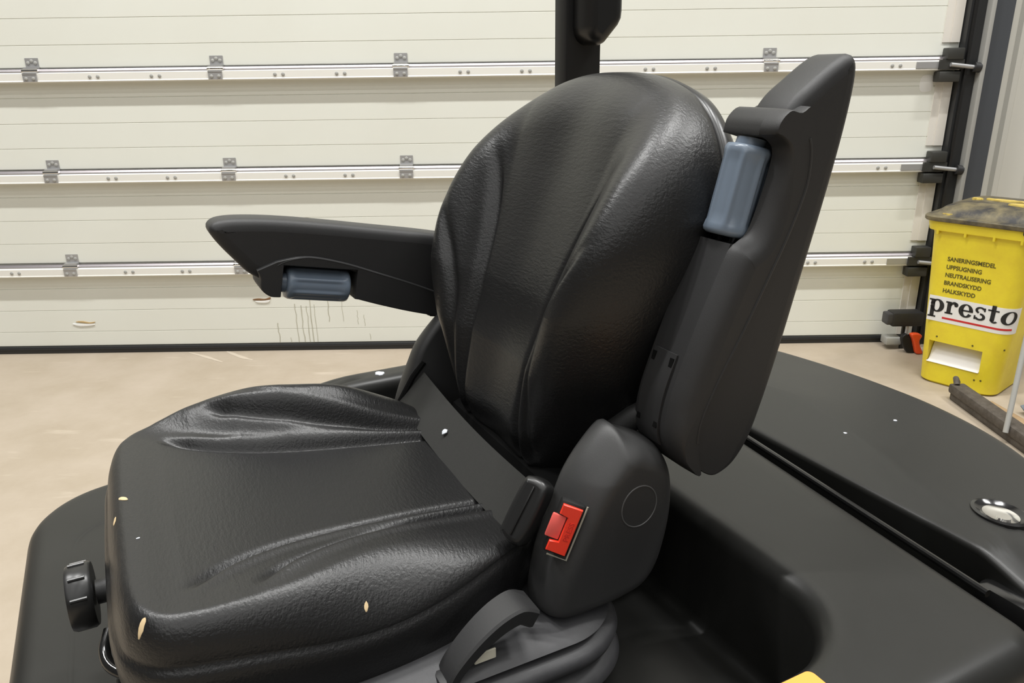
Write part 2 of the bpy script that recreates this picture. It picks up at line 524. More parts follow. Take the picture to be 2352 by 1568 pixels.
# ================================================================== FORKLIFT BODY
FO = (-.35, -1.06, 0.0)       # origin of the truck root in the truck frame
truck = empty('forklift', T(*FO), TH)
tag(truck, 'black plastic forklift hood and rear cover with overhead guard post under the seat', 'forklift')

def rrect(a0, a1, b0, b1, radii, n=40, side=0):
    """rounded rectangle, counter-clockwise, radii order: (a1,b1),(a0,b1),(a0,b0),(a1,b0)"""
    arcs = []
    for (ca, cb, s0), r in zip(((a1, b1, 0), (a0, b1, 90), (a0, b0, 180), (a1, b0, 270)), radii):
        cx = ca - r if ca == a1 else ca + r
        cy = cb - r if cb == b1 else cb + r
        arcs.append([(cx + r * math.cos(math.radians(s0 + t)), cy + r * math.sin(math.radians(s0 + t))) for t in np.linspace(0, 90, n)])
    out = []
    for k in range(4):
        out += arcs[k]
        p, q = np.array(arcs[k][-1]), np.array(arcs[(k + 1) % 4][0])
        out += [tuple(p + (q - p) * t) for t in np.linspace(0, 1, side + 2)[1:-1]]
    return np.array(out)
HZ = .97
def htop(a):
    a = np.asarray(a)
    return HZ - (HZ - .792) * smooth01((a + .42) / .55)
def skew_rear(P, lim, amount):
    """slant the rear edge: the gap behind the hood runs slightly askew"""
    P = P.copy()
    k = np.clip((-.45 - P[:, 0]) / .45, 0, 1)
    P[:, 0] += k * amount * (P[:, 1] + .93)
    return P
def densify(P, n): return catmull(P, n) if False else P
N = 44
outer = skew_rear(rrect(-.955, .255, -1.615, -.355, (.10, .055, .055, .17), 24, 36), 0, .10)
outer[:, 1] -= .085 * smooth01((outer[:, 0] + .45) / .55) * smooth01((-1.1 - outer[:, 1]) / .4)
inner = rrect(-.70, .17, -1.52, -.478, (.08, .115, .085, .08), 24, 36)
def loop3(P, z): 
    z = np.broadcast_to(z, (len(P),))
    return [(p[0], p[1], zz) for p, zz in zip(P, z)]
on = inward(outer); inn = inward(inner)
loops = []
R = .040
zt = htop(outer[:, 0])
loops.append(loop3(outer, .32))
loops.append(loop3(outer, .6))
loops.append(loop3(outer, zt - R - .03))
for t in np.linspace(0, 90, 7):
    q = math.radians(t)
    loops.append(loop3(outer + on * (R * (1 - math.cos(q))), zt - R + R * math.sin(q)))
o2 = outer + on * R
for s in np.linspace(.12, .94, 8):
    m_ = o2 * (1 - s) + (inner - inn * .028) * s
    loops.append(loop3(m_, htop(m_[:, 0])))
FZ = .79
for t in np.linspace(0, 90, 7):
    q = math.radians(t)
    P = inner - inn * (.028 * (1 - math.sin(q)))
    ztp = htop(P[:, 0]); dep = np.minimum(.028, (ztp - FZ) * .45)
    loops.append(loop3(P, ztp - dep * (1 - math.cos(q))))
for s in (.3, .7):
    ztp = htop(inner[:, 0]); 
    loops.append(loop3(inner + inn * .006 * s, ztp - np.minimum(.028, (ztp - FZ) * .45) - np.maximum(ztp - FZ - .03, 0) * s * .75))
for t in np.linspace(0, 90, 5):
    q = math.radians(t); r_ = .02
    loops.append(loop3(inner + inn * (.006 + r_ * (1 - math.cos(q))), FZ + np.minimum(r_, .3 * (htop(inner[:, 0]) - FZ)) * (1 - math.sin(q))))
loops.append(loop3(inner * .5 + np.array([-.26, -1.05]) * .5, FZ))
MB().loft(loops).build('hood', HOODM, truck, off=FO, angle=50)

# rear cover behind the gap
rc = catmull([(-.985, -1.60), (-.985, -1.3), (-.985, -1.1), (-.984, -.9), (-.984, -.7), (-.985, -.52), (-.982, -.43), (-1.0, -.385), (-1.08, -.40),
              (-1.20, -.48), (-1.30, -.60), (-1.36, -.72), (-1.392, -.86), (-1.395, -1.0), (-1.38, -1.15), (-1.345, -1.30), (-1.28, -1.45), (-1.18, -1.58), (-1.08, -1.63), (-1.0, -1.63)], 220)
rn = inward(rc)
loops = [loop3(rc, .34), loop3(rc, HZ - .05)]
for t in np.linspace(0, 90, 7):
    q = math.radians(t)
    rb_ = np.interp(rc[:, 0], [-1.05, -.99], [.03, .010])
    P = rc + rn * (rb_ * (1 - math.cos(q)))[:, None]
    loops.append(loop3(P, HZ - rb_ + rb_ * math.sin(q) - .3 * np.clip(P[:, 1] + .515, 0, 1)))
ctr = np.array([-1.16, -1.0])
for s in (.03, .06, .09, .12, .16, .2, .26, .35, .5, .8, .96):
    P = (rc + rn * rb_[:, None]) * (1 - s) + ctr * s
    loops.append(loop3(P, HZ + .012 * s - .3 * np.clip(P[:, 1] + .515, 0, 1)))
MB().loft(loops).build('rear_cover', HOODM, truck, off=FO, angle=50)
# chassis that fills the gap, and a strip of trim along the hood's rear edge
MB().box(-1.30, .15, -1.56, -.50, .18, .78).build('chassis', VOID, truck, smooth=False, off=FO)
MB().tube([(-.953 + .1 * (b + .93) * 1.0 - .012, b, HZ - .012) for b in np.linspace(-1.58, -.46, 20)], .0055, n=10).build('edge_trim', GLOSS, truck, off=FO)
MB().bbox(-.99, -.955, -.50, -.40, HZ - .075, HZ - .030, r=.012).build('latch_handle', GLOSS, truck, off=FO)
# recessed lock in the rear cover
lk = (-1.092, -.555, HZ + .003)
ring = MB()
prof = [(.0, -.002), (.020, -.002), (.030, .0015), (.036, .0045), (.041, .003), (.043, -.004)]
ring.loft([[(lk[0] + r * .85 * math.cos(t), lk[1] + r * math.sin(t), lk[2] + z) for t in np.linspace(0, 2 * math.pi, 40, endpoint=False)] for r, z in [(max(r, .0005), z) for r, z in prof]])
lo = ring.build('lock', GLOSS, truck, off=FO)
dish = MB()
dish.loft([[(lk[0] + .006 + r * .85 * math.cos(t), lk[1] + .004 + r * math.sin(t), lk[2] + z) for t in np.linspace(0, 2 * math.pi, 32, endpoint=False)] for r, z in ((.0275, -.001), (.0255, .0035), (.018, .0015), (.009, .0012), (.001, .0012))])
dish.build('lock_dish', CHROME, lo, off=FO)
MB().tube([(lk[0] + .013, lk[1] + .012, lk[2]), (lk[0] + .013, lk[1] + .012, lk[2] + .006)], .010, n=20).build('key_barrel', CHROME, lo, off=FO)
# overhead guard post with its grab handle
MB().bbox(-.995, -.905, -1.555, -1.505, .95, 2.9, r=.006).build('guard_post', PLAST_D, truck, off=FO)
g = np.array([(-.922, 2.5), (-.922, 1.69), (-.925, 1.675), (-.933, 1.662), (-.945, 1.654), (-.958, 1.652), (-.970, 1.657), (-1.002, 1.690), (-1.010, 1.704), (-1.012, 1.72), (-1.012, 2.5)])
gm = MB(); slab(gm, g, [(0, 0), (.045, 0), (.055, .004), (.062, .012), (.064, .022)], lambda x, y, l: (x, -1.506 + l, y))
gh = gm.build('grab_handle', SATIN, truck, off=FO)
# orange sticker on the near rim of the hood
sp = catmull([(-.60, -.575), (-.625, -.545), (-.60, -.49), (-.52, -.46), (-.40, -.46), (-.40, -.56), (-.50, -.565)], 60)
# flecks of white paint
def fleck(parent, off, pos, nrm, r, m=SPECK):
    nrm = Vector(nrm).normalized(); u = nrm.orthogonal().normalized(); v_ = nrm.cross(u)
    mb = MB(); pos = Vector(pos)
    ang = np.linspace(0, 2 * math.pi, 12, endpoint=False)
    rr = [r * random.uniform(.7, 1.2) for _ in ang]
    mb.loft([[pos + (u * math.cos(t) + v_ * math.sin(t)) * q * s + nrm * h for t, q in zip(ang, rr)] for s, h in ((1.05, -.0005), (1, .0008), (.6, .0014), (.05, .0016))])
    return mb.build('paint_fleck', m, parent, off=off)

# ================================================================== OPERATOR SEAT
B0 = -1.06
SO = (-.25, B0, FZ)
seat = empty('operator_seat', T(*SO), TH)
tag(seat, 'black vinyl forklift operator seat with folding armrests and a red-button lap belt', 'seat')
def mir(b): return 2 * B0 - b

def pillow(name, outline, center, hfun, R, p, place, edge=None, wall=None, rings=90, parent=None, material=VINYL):
    """cushion: outline (N,2) closed, hfun(u,v) crown height above the seam plane, rolled down at the rim"""
    N = len(outline); c = np.array(center)
    t = 1 - (1 - np.linspace(0, 1, rings + 1)[1:]) ** 1.6
    U = c[0] + np.outer(t, outline[:, 0] - c[0]); V = c[1] + np.outer(t, outline[:, 1] - c[1])
    d, _ = dist_poly(U, V, outline)
    d[-1] = 0
    h = hfun(U, V)
    base = edge(U, V) if edge else np.zeros_like(h)
    RR = R(U, V) if callable(R) else R
    k = np.clip(d / RR, 0, 1)
    pp_ = p(U, V) if callable(p) else p
    roll = (1 - (1 - k) ** pp_) ** (1 / pp_)
    Z = base + (h - base) * roll
    loops = [[place(u, v_, z) for u, v_, z in zip(U[i], V[i], Z[i])] for i in range(rings)]
    if wall:
        nn = inward(outline)
        for (ins, dz) in wall:
            P = outline + nn * ins
            loops.append([place(u, v_, z + dz) for (u, v_), z in zip(P, base[-1])])
    h0 = hfun(np.array([[c[0]]]), np.array([[c[1]]]))[0, 0]
    mb = MB(); mb.loft(loops, cap0=True, cap1=True)
    return mb.build(name, material, parent, angle=60, off=SO)

GCACHE = {}
def groove(u, v, pts, width, depth, taper0=.15, taper1=.1):
    key = tuple(map(tuple, pts))
    if key not in GCACHE: GCACHE[key] = catmull(pts, 40, closed=False)
    P = GCACHE[key]
    d, t = dist_poly(u, v, P, closed=False)
    tp = np.minimum(np.clip(t / taper0, 0, 1), np.clip((1 - t) / taper1, 0, 1))
    return depth * smooth01(tp) * np.exp(-(d / width) ** 2)

# ---- backrest cushion (frame tilted back 15 degrees)
TILT = math.radians(15)
BQ = np.array([-.60, B0 - .012, 1.0])
def bplace(wd, u, n):
    return (BQ[0] - math.sin(TILT) * u + math.cos(TILT) * n, BQ[1] + wd, BQ[2] + math.cos(TILT) * u + math.sin(TILT) * n)
half = [(.0, -.045), (.08, -.045), (.135, -.03), (.165, .01), (.195, .07), (.235, .15), (.265, .23), (.283, .31), (.287, .39), (.272, .47), (.235, .535), (.175, .585), (.09, .612), (0, .618)]
full = half + [(-x, y) for x, y in half[-2:0:-1]]
bout = catmull([(x * 1.02, y) for x, y in full], 380)
G1 = [(.205, .49), (.165, .43), (.135, .34), (.116, .24), (.108, .14), (.104, .05), (.10, -.03)]
G2 = [(.255, .385), (.20, .30), (.163, .225), (.145, .15), (.136, .06), (.128, -.03)]
def bh(x, u):
    W = np.interp(u, [-.045, .01, .07, .15, .23, .31, .39, .47, .535, .585, .618], [.13, .165, .195, .235, .265, .283, .287, .272, .235, .175, .10])
    cen = np.interp(u, [-.05, .05, .15, .25, .35, .45, .55, .62], [.112, .125, .130, .122, .108, .095, .085, .075])
    inner_w = np.interp(u, [-.05, .05, .14, .24, .34, .43, .49, .62], [.10, .104, .108, .116, .130, .145, .155, .17])
    ax = np.abs(x)
    bol = smooth01((ax - inner_w + .015) / .17)
    amp = np.interp(u, [-.05, .05, .15, .25, .35, .45, .53, .62], [.058, .070, .086, .096, .094, .088, .076, .045])
    h = cen + amp * bol - .012 * np.exp(-(x / .08) ** 2)
    for g in (G1, G2):
        dep = .011 if g is G1 else .008
        h = h - groove(ax, u, g, .0085, dep, .3, .05)
        gg = [(px + .02, py) for px, py in g]
        h = h + groove(ax, u, gg, .013, dep * .35, .3, .05)
    return h
bk = pillow('backrest_cushion', bout, (0, .28), bh, .105, 2.15, bplace, wall=[(.003, -.004), (.006, -.008), (.004, -.02)], rings=130, parent=seat)
# rear shell of the backrest
sh = []
sn = inward(bout)
for ins, n_ in ((.004, -.006), (-.002, -.012), (.0, -.03), (.012, -.05), (.04, -.066), (.09, -.075)):
    P = bout + sn * ins
    sh.append([bplace(x, u, n_) for x, u in P])
MB().loft(sh).build('backrest_shell', SATIN, seat, off=SO, angle=60)

# ---- seat cushion
sh_half = [(.085, .0), (.084, .10), (.081, .190), (.066, .250), (.018, .287), (-.10, .301), (-.20, .302), (-.30, .292), (-.38, .268), (-.435, .24), (-.465, .18), (-.475, .08)]
sfull = sh_half + [(-.475, 0)] + [(a, -w_) for a, w_ in sh_half[:0:-1]]
sout = catmull(sfull, 460)
C1 = [(.01, .225), (-.05, .180), (-.12, .152), (-.20, .137), (-.30, .128), (-.40, .124), (-.47, .122)]
C2 = [(-.07, .250), (-.10, .222), (-.16, .194), (-.24, .172), (-.33, .158), (-.42, .150), (-.47, .147)]
def sh_top(a, wd):
    ax = np.abs(wd)
    base = 1.040 + .13 * np.minimum(a, .0) + .06 * np.clip(a, 0, 1) * 0
    iw = np.interp(a, [-.47, -.3, -.2, -.12, -.05, .01, .09], [.118, .124, .133, .148, .175, .22, .26])
    bol = smooth01((ax - iw) / .095)
    amp = np.where(wd < 0, .092, .020) * np.exp(-((a + .23) / .19) ** 2)
    h = base + amp * bol
    for g in (C1, C2):
        h = h - groove(a, ax, g, .0072, .009 if g is C1 else .010, .12, .05)
        gg = [(px, py + .016) for px, py in g]
        h = h + groove(a, ax, gg, .010, .006, .2, .05)
    # slightly raised lip along the front edge, hollow behind it
    h = h + .006 * np.exp(-((a - .05) / .03) ** 2) - .006 * np.exp(-((a + .15) / .12) ** 2) * np.exp(-(wd / .12) ** 2)
    return h
def s_edge(a, wd): return .992 - np.where(wd < 0, .024, .027) * np.exp(-((a + .21) / .14) ** 2) + 0 * wd
def s_pow(a, wd): return 2.0 - .62 * np.exp(-((a + .21) / .15) ** 2)
def s_roll(a, wd): return .027 + np.where(wd < 0, .07, .045) * np.exp(-((a + .24) / .13) ** 2)
CB = B0 + .002
def splace(a, wd, z): return (a, CB + wd, z)
pillow('seat_cushion', sout, (-.2, 0), sh_top, s_roll, s_pow, splace, edge=s_edge, wall=[(-.004, -.004), (-.007, -.011), (-.0085, -.022), (-.0075, -.045), (-.002, -.07), (.006, -.085), (.014, -.09)], rings=150, parent=seat)
def seat_z(a, wd):
    return float(sh_top(np.array([[a]]), np.array([[wd]]))[0, 0])

# ---- hip restraint wings
wing_c = [(-.532, 1.158), (-.502, 1.132), (-.476, 1.098), (-.459, 1.06), (-.438, 1.01), (-.426, .97), (-.420, .928), (-.424, .908), (-.445, .897), (-.48, .895), (-.53, .898), (-.575, .91),
          (-.602, .94), (-.618, .99), (-.624, 1.04), (-.619, 1.088), (-.600, 1.122), (-.572, 1.138), (-.550, 1.148)]
wp = catmull(wing_c, 140)
def wing_h(a, z):
    """outer side is flat, a broad facet slants in towards the front edge"""
    ridge = np.interp(z, [.88, .978, 1.051, 1.095, 1.124, 1.18], [-.40, -.436, -.476, -.505, -.537, -.60])
    fac = .080 - .62 * np.maximum(a - ridge, 0)
    x = np.clip((a - ridge) / .03, -1, 1)
    soft = .0036 * (1 - x * x) * 0
    h = np.where(np.abs(a - ridge) < .02, .080 - .62 * (a - ridge + .02) ** 2 / .08, fac)
    return np.maximum(h, .03)
def wing(side):
    place = (lambda x, y, n: (x, -.797 + n, y)) if side > 0 else (lambda x, y, n: (x, mir(-.797) - n, y))
    return pillow('hip_restraint', wp, (-.51, 1.03), wing_h, .035, 2.2, place, edge=lambda a, z: 0 * a + .022, wall=[(.0, -.012), (.004, -.020), (.012, -.022)], rings=70, parent=seat, material=WINGP)
wn = wing(1); wf = wing(-1)
MB().tube([(-.551 + .028 * math.cos(t), -.7168, 1.056 + .030 * math.sin(t)) for t in np.linspace(0, 2 * math.pi, 41)], .0009, n=6).build('cap_ring', mat('ring_grey', (.10, .10, .10), .5), wn, off=SO)
# belt slot in the far wing
MB().tube([(-.482, -1.3245, 1.072), (-.458, -1.3245, 1.045), (-.428, -1.3245, .998)], .006, n=8).build('belt_slot', VOID, wf, off=SO)

# ---- lap belt across the back of the cushion
belt = empty('lap_belt'); belt.parent = seat
p0 = Vector((-.452, -1.322, 1.026)); p1 = Vector((-.436, -.835, 1.022))
wd0 = Vector((.028, 0, -.027)); wd1 = Vector((.025, .010, -.028))
lp = []
for i, s in enumerate(np.linspace(0, 1, 30)):
    c_ = p0.lerp(p1, s) + Vector((0, 0, -.012 * math.sin(math.pi * s)))
    wv = wd0.lerp(wd1, s); nr = wv.cross(p1 - p0).normalized() * .0011
    lp.append([c_ + wv + nr, c_ - wv + nr, c_ - wv - nr, c_ + wv - nr])
MB().loft(lp).build('webbing', WEB, belt, smooth=False, off=SO)
# tongue housing at the near end of the webbing
def frame(o_, ex, ey):
    ex = Vector(ex).normalized(); ey = Vector(ey); ey = (ey - ex * ey.dot(ex)).normalized(); ez = ex.cross(ey)
    m = Matrix((ex, ey, ez)).transposed().to_4x4(); m.translation = Vector(o_); return m
M = frame((-.424, -.796, 1.045), (-.52, -.02, .85), (.3, -.9, .3))
mb = MB()
tp = catmull([(-.047, -.012), (-.045, .012), (-.032, .020), (.032, .020), (.045, .012), (.047, -.012), (.032, -.022), (-.032, -.022)], 60)
slab(mb, tp, rounded_layers(-.013, .015, .008, .010), lambda x, y, l: tuple(M @ Vector((x, y, l))))
tg = mb.build('tongue', SATIN, belt, off=SO, angle=45)
mb = MB(); mb.bbox(-.036, .036, -.004, -.001, .013, .0175, r=.0012, m=M)
mb.build('tongue_rib', SATIN, belt, off=SO)
fleck(belt, SO, p0.lerp(p1, .40) + Vector((.004, 0, -.008)), (.6, 0, .8), .006)
# buckle with its red release button set in the near wing
bkl = empty('buckle'); bkl.parent = seat
Mb = frame((-.448, -.7385, 1.043), (-.40, .02, .92), (-.78, .48, -.33))
Mb = Mb @ Matrix.Diagonal((.86, .78, -1, 1))
MB().bbox(-.043, .043, -.021, .021, -.012, .005, r=.004, m=Mb).build('buckle_bezel', PLAST_D, bkl, off=SO)
MB().tube([Mb @ Vector(p) for p in ((-.045, -.012, .006), (-.045, .0225, .006), (.045, .0225, .006))], .0013, n=6).build('bezel_edge', mat('worn_edge', (.32, .31, .25), .6), bkl, off=SO)
u_shape = [(-.038, -.017), (-.038, .017), (.038, .017), (.038, -.017), (.022, -.017), (.020, -.002), (-.020, -.002), (-.022, -.017)]
mb = MB(); slab(mb, u_shape, [(0, 0), (.009, 0), (.0105, .0015)], lambda x, y, l: tuple(Mb @ Vector((x, y, l))))
rb = mb.build('release_button', RED, bkl, off=SO, smooth=False)
MB().bbox(-.019, .019, -.027, -.003, .001, .0065, r=.002, m=Mb).build('tongue_slot_guide', REDL, bkl, off=SO)
# pressed lettering on the button
def text_mesh(body, size, m, offset=0.0, extrude=0.0003, align='CENTER', space=1.0):
    cu = bpy.data.curves.new('lettering', 'FONT')
    cu.body = body; cu.size = size; cu.align_x = align; cu.offset = offset; cu.extrude = extrude
    cu.space_character = space; cu.resolution_u = 6
    ob = bpy.data.objects.new('lettering', cu); C.objects.link(ob)
    dg = bpy.context.evaluated_depsgraph_get()
    me = bpy.data.meshes.new_from_object(ob.evaluated_get(dg))
    bpy.data.objects.remove(ob)
    return me
me = text_mesh('PRESS', .0125, None)
for v_ in me.vertices:
    v_.co = (Mb @ Vector((v_.co.x, .012 - v_.co.y, .0108 + v_.co.z))) - Vector(SO)
me.materials.append(mat('dark_red', (.60, .025, .015), .4))
o = bpy.data.objects.new('button_lettering', me); C.objects.link(o); o.parent = bkl

# ---- armrests (two alike, mirrored): pad, housing and adjusting roller
G_line = [(.470, .004), (.448, .026), (.415, .038), (.385, .040), (.33, .033), (.27, .020), (.20, .004), (.13, -.014), (.075, -.022), (.035, -.012), (.012, .014)]
top_line = [(-.004, .045), (-.002, .065), (.015, .088), (.05, .104), (.10, .110), (.18, .113), (.28, .113), (.38, .113), (.46, .111), (.52, .106), (.553, .099), (.566, .089), (.566, .077), (.551, .059), (.526, .036), (.497, .012)]
pad_prof = catmull(G_line + top_line, 220)
hs_out = [(.488, .022), (.480, .006), (.478, -.012), (.462, -.024), (.445, -.025)]
hs_in = [(.300, -.022), (.26, -.030), (.20, -.040), (.14, -.047), (.09, -.050), (.05, -.044), (.022, -.026), (.006, -.002), (.004, .015)]
G_up = [(.035, .0), (.08, -.010), (.13, -.002), (.20, .016), (.27, .032), (.33, .045), (.385, .052), (.42, .050), (.455, .040)]
hs_full = catmull(hs_out + [(.440, -.010), (.430, .004), (.40, .007), (.35, .004), (.325, -.001), (.312, -.012)] + hs_in + G_up, 240)
hs_notch = catmull(hs_out, 16, closed=False).tolist() + [(.443, -.024), (.4425, .033), (.3085, .033), (.308, -.021)] + catmull(hs_in, 60, closed=False).tolist() + catmull(G_up, 50, closed=False).tolist()
def armrest(place):
    arm = empty('armrest'); arm.parent = seat
    wtp = np.where(pad_prof[:, 0] > .46, 1.3, np.interp(pad_prof[:, 1], [.03, .075, .10], [.0, .6, 1.3]))
    for _ in range(6): wtp = (np.roll(wtp, 1) + np.roll(wtp, -1) + wtp) / 3
    mb = MB(); slab(mb, pad_prof, [(.009, .016), (.010, .009), (.013, .004), (.017, .001), (.022, 0), (.066, 0), (.071, .001), (.076, .004), (.079, .009), (.080, .016)], place, weight=wtp)
    mb.build('armrest_pad', PLAST, arm, off=SO, angle=40)
    mb = MB()
    und = np.interp(hs_full[:, 0], [.0, .05, .10, .20, .30, .44, .49], [.005, -.018, -.026, -.012, .010, .022, .016])
    wh = np.where(hs_full[:, 1] > und, .10, 1.0) * np.clip((hs_full[:, 0] - .0) / .09, .15, 1) * np.clip((.46 - hs_full[:, 0]) / .10, .08, 1)
    for _ in range(3): wh = (np.roll(wh, 1) + np.roll(wh, -1) + wh) / 3
    slab(mb, hs_full, [(.066, 0), (.072, .0015), (.079, .005), (.085, .010), (.090, .017), (.0925, .024), (.0935, .030)], place, weight=wh)
    slab(mb, np.array(hs_notch), [(.001, .002), (.002, .0006), (.004, 0), (.066, 0)], place)
    mb.build('armrest_housing', PLAST, arm, off=SO, angle=40)
    gl = catmull(G_line, 60, closed=False)
    for q_, nm_ in ((.0925, 'edge_highlight_bead'), (.003, 'edge_highlight_bead')):
        MB().tube([place(x, y + .010, q_) for x, y in gl[3:-6]], .0024, n=8).build(nm_, PLAST, arm, off=SO)  # bead added along the housing's crisp edge to catch a highlight line
    # roller: fluted barrel along the armrest
    mb = MB(); loops = []
    def rad(t, x):
        r = .0305
        flute = max(0, math.cos(7 * t)) ** 2
        env = float(smooth01((x - .325) / .012) * smooth01((.425 - x) / .012))
        return r - .0030 * (1 - flute) * env
    for x, s in ((.316, .80), (.3185, .95), (.323, 1), (.33, 1), (.336, 1), (.345, 1), (.375, 1), (.405, 1), (.414, 1), (.42, 1), (.426, .98), (.431, .90), (.432, .62), (.441, .60)):
        loops.append([place(x, -.003 + rad(t, x) * s * math.sin(t), .0335 + rad(t, x) * s * math.cos(t)) for t in np.linspace(0, 2 * math.pi, 112, endpoint=False)])
    mb.loft(loops).build('adjusting_roller', SLATE, arm, off=SO, angle=60)
    # cover plate at the pivot with four clip slots
    mb = MB()
    pl = catmull([(.155, -.0465), (.10, -.0515), (.05, -.0455), (.03, -.034)], 12, closed=False)
    loops = []
    for q0, dy in ((.012, 0), (.014, -.0022), (.060, -.0022), (.062, 0)):
        pass
    for (x, y) in pl:
        loops.append([place(x, y + .004, .010), place(x, y - .0018, .010), place(x, y - .0018, .056), place(x, y + .004, .056)])
    cv = mb.loft(loops).build('pivot_cover', PLAST, arm, off=SO)
    for x, q0 in ((.142, .047), (.142, .011), (.06, .047), (.06, .011)):
        yy = float(np.interp(x, [.03, .05, .10, .155], [-.034, -.0455, -.0515, -.0465]))
        MB2 = MB(); 
        vs = [place(x + dx, yy + dy, q0 + dq) for dx in (-.007, .007) for dq in (0, .007) for dy in (-.0028, .003)]
        MB2.add(vs, [(0, 1, 3, 2), (4, 6, 7, 5), (0, 4, 5, 1), (2, 3, 7, 6), (0, 2, 6, 4), (1, 5, 7, 3)])
        MB2.build('clip_slot', VOID, arm, off=SO, smooth=False)
    return arm
a15 = math.radians(15)
def near_arm(x, y, q):
    return (-.62 - math.sin(a15) * x - math.cos(a15) * y, -.79 + q, 1.09 + math.cos(a15) * x - math.sin(a15) * y)
a11 = math.radians(11)
def far_arm(x, y, q):
    y2 = y + .018
    return (-.67 + math.cos(a11) * x - math.sin(a11) * y2, -1.36 - q, 1.15 + math.sin(a11) * x + math.cos(a11) * y2)
an = armrest(near_arm); an['label'] = 'armrest folded up beside the backrest'
af = armrest(far_arm); af['label'] = 'armrest lowered to the front'
# pivot arms that hold the armrests to the backrest frame
MB().tube([(-.655, -.86, 1.13), (-.645, -.775, 1.135)], .022, n=16).build('armrest_pivot', PLAST_D, seat, off=SO)
MB().tube([(-.62, -1.26, 1.19), (-.60, -1.375, 1.185)], .022, n=16).build('armrest_pivot', PLAST_D, seat, off=SO)

# ---- frame under the cushions, bellows and levers
MB().bbox(-.56, .03, -1.29, -.83, .855, .925, r=.02).build('seat_pan', PLAST_D, seat, off=SO)
MB().bbox(-.70, -.50, -1.27, -.85, .90, 1.02, r=.03).build('recliner_frame', VOID, seat, off=SO)
for b_a, b_b, zt_ in ((-1.25, -1.13, .985), (-1.125, -1.07, .978), (-1.065, -.85, .99)):
    MB().bbox(-.515, -.462, b_a, b_b, .93, zt_, r=.006).build('back_bracket', PLAST, seat, off=SO)
bp = rrect(-.555, .02, -1.43, -.69, (.10, .11, .11, .10), 24)
bn = inward(bp)
loops = []
prof = [(.075, .905), (.045, .902), (.02, .893), (.012, .887), (.03, .878), (.02, .8765), (.004, .872), (-.002, .862), (.002, .851), (.016, .843), (.024, .839), (.014, .834), (.0, .828), (-.006, .817), (-.001, .806), (.014, .798), (.02, .7905)]
for ins, z in prof:
    P = bp + bn * ins
    loops.append([(p[0], p[1], z) for p in P])
MB().loft(loops).build('suspension_bellows', RUBBER, seat, off=SO, angle=60)
# recline lever: a curved bar that drops at its tip
path = [(-.395, .955), (-.372, .967), (-.345, .963), (-.318, .950), (-.293, .932), (-.272, .912), (-.262, .895)]
pp = catmull(path, 26, closed=False)
loops = []
for i, (a, z) in enumerate(pp):
    t_ = pp[min(i + 1, 25)] - pp[max(i - 1, 0)]; t_ /= np.linalg.norm(t_)
    nx, nz = -t_[1], t_[0]
    if nz < 0: nx, nz = -nx, -nz
    s = i / 25; hw = .025 - .006 * s; th = .026 - .010 * s
    bc = -.730 + .012 * s
    c0 = [( hw - .003, .0), (hw, -.003), (hw, -th + .004), (hw - .004, -th), (-hw + .004, -th), (-hw, -th + .004), (-hw, -.003), (-hw + .003, 0)]
    loops.append([(a + nx * h_, bc + l_, z + nz * h_) for l_, h_ in c0])
rl = MB().loft(loops).build('recline_lever', PLAST, seat, off=SO, angle=40)
MB().bbox(-.275, -.255, -.737, -.703, .878, .900, r=.005).build('lever_tip', PLAST, seat, off=SO)
MB().bbox(-.335, -.305, -.716, -.713, .902, .917, r=.001, seg=1, m=None).build('lever_tag', CREAM, seat, off=SO)
# black wire harness between wing and backrest
MB().tube([(-.575, -.815, 1.115), (-.595, -.795, 1.145), (-.62, -.785, 1.16), (-.65, -.785, 1.165)], [.020, .017, .016, .018], n=12).build('cable_sleeve', PLAST_D, seat, off=SO)

# weight adjusting knob under the front edge
kb = empty('weight_knob'); kb.parent = seat
kc = Vector((.128, -1.055, .932))
mb = MB()
mb.loft([[(kc.x + dx, kc.y + r * math.cos(t), kc.z + r * math.sin(t)) for t in np.linspace(0, 2 * math.pi, 40, endpoint=False)] for dx, r in ((-.016, .036), (-.016, .043), (-.012, .0455), (.010, .0455), (.015, .043), (.0155, .030))])
mb.build('knob_drum', SATIN, kb, off=SO, angle=40)
mb = MB()
for t in np.linspace(math.pi * .15, math.pi * .75, 4):
    mb.tube([(kc.x - .010, kc.y + .0455 * math.cos(t), kc.z + .0455 * math.sin(t)), (kc.x + .010, kc.y + .0455 * math.cos(t), kc.z + .0455 * math.sin(t))], .0028, n=8)
mb.build('knob_grip', SATIN, kb, off=SO)
MB().tube([kc + Vector((-.018, 0, 0)), kc + Vector((-.10, 0, 0))], .017, n=20).build('knob_shaft', PLAST, kb, off=SO)
MB().tube([kc + Vector((-.045, .0, .0)), kc + Vector((-.055, 0, 0))], .034, n=24).build('knob_collar', PLAST_D, kb, off=SO)
MB().tube(catmull([(.10, -1.0, .905), (.108, -.975, .892), (.10, -.945, .885), (.07, -.915, .882), (.02, -.89, .88)], 24, closed=False).tolist(), .0075, n=12).build('release_cable', GLOSS, seat, off=SO)
MB().bbox(.02, .10, -.955, -.905, .835, .868, r=.006).build('cable_bracket', SATIN, seat, off=SO)

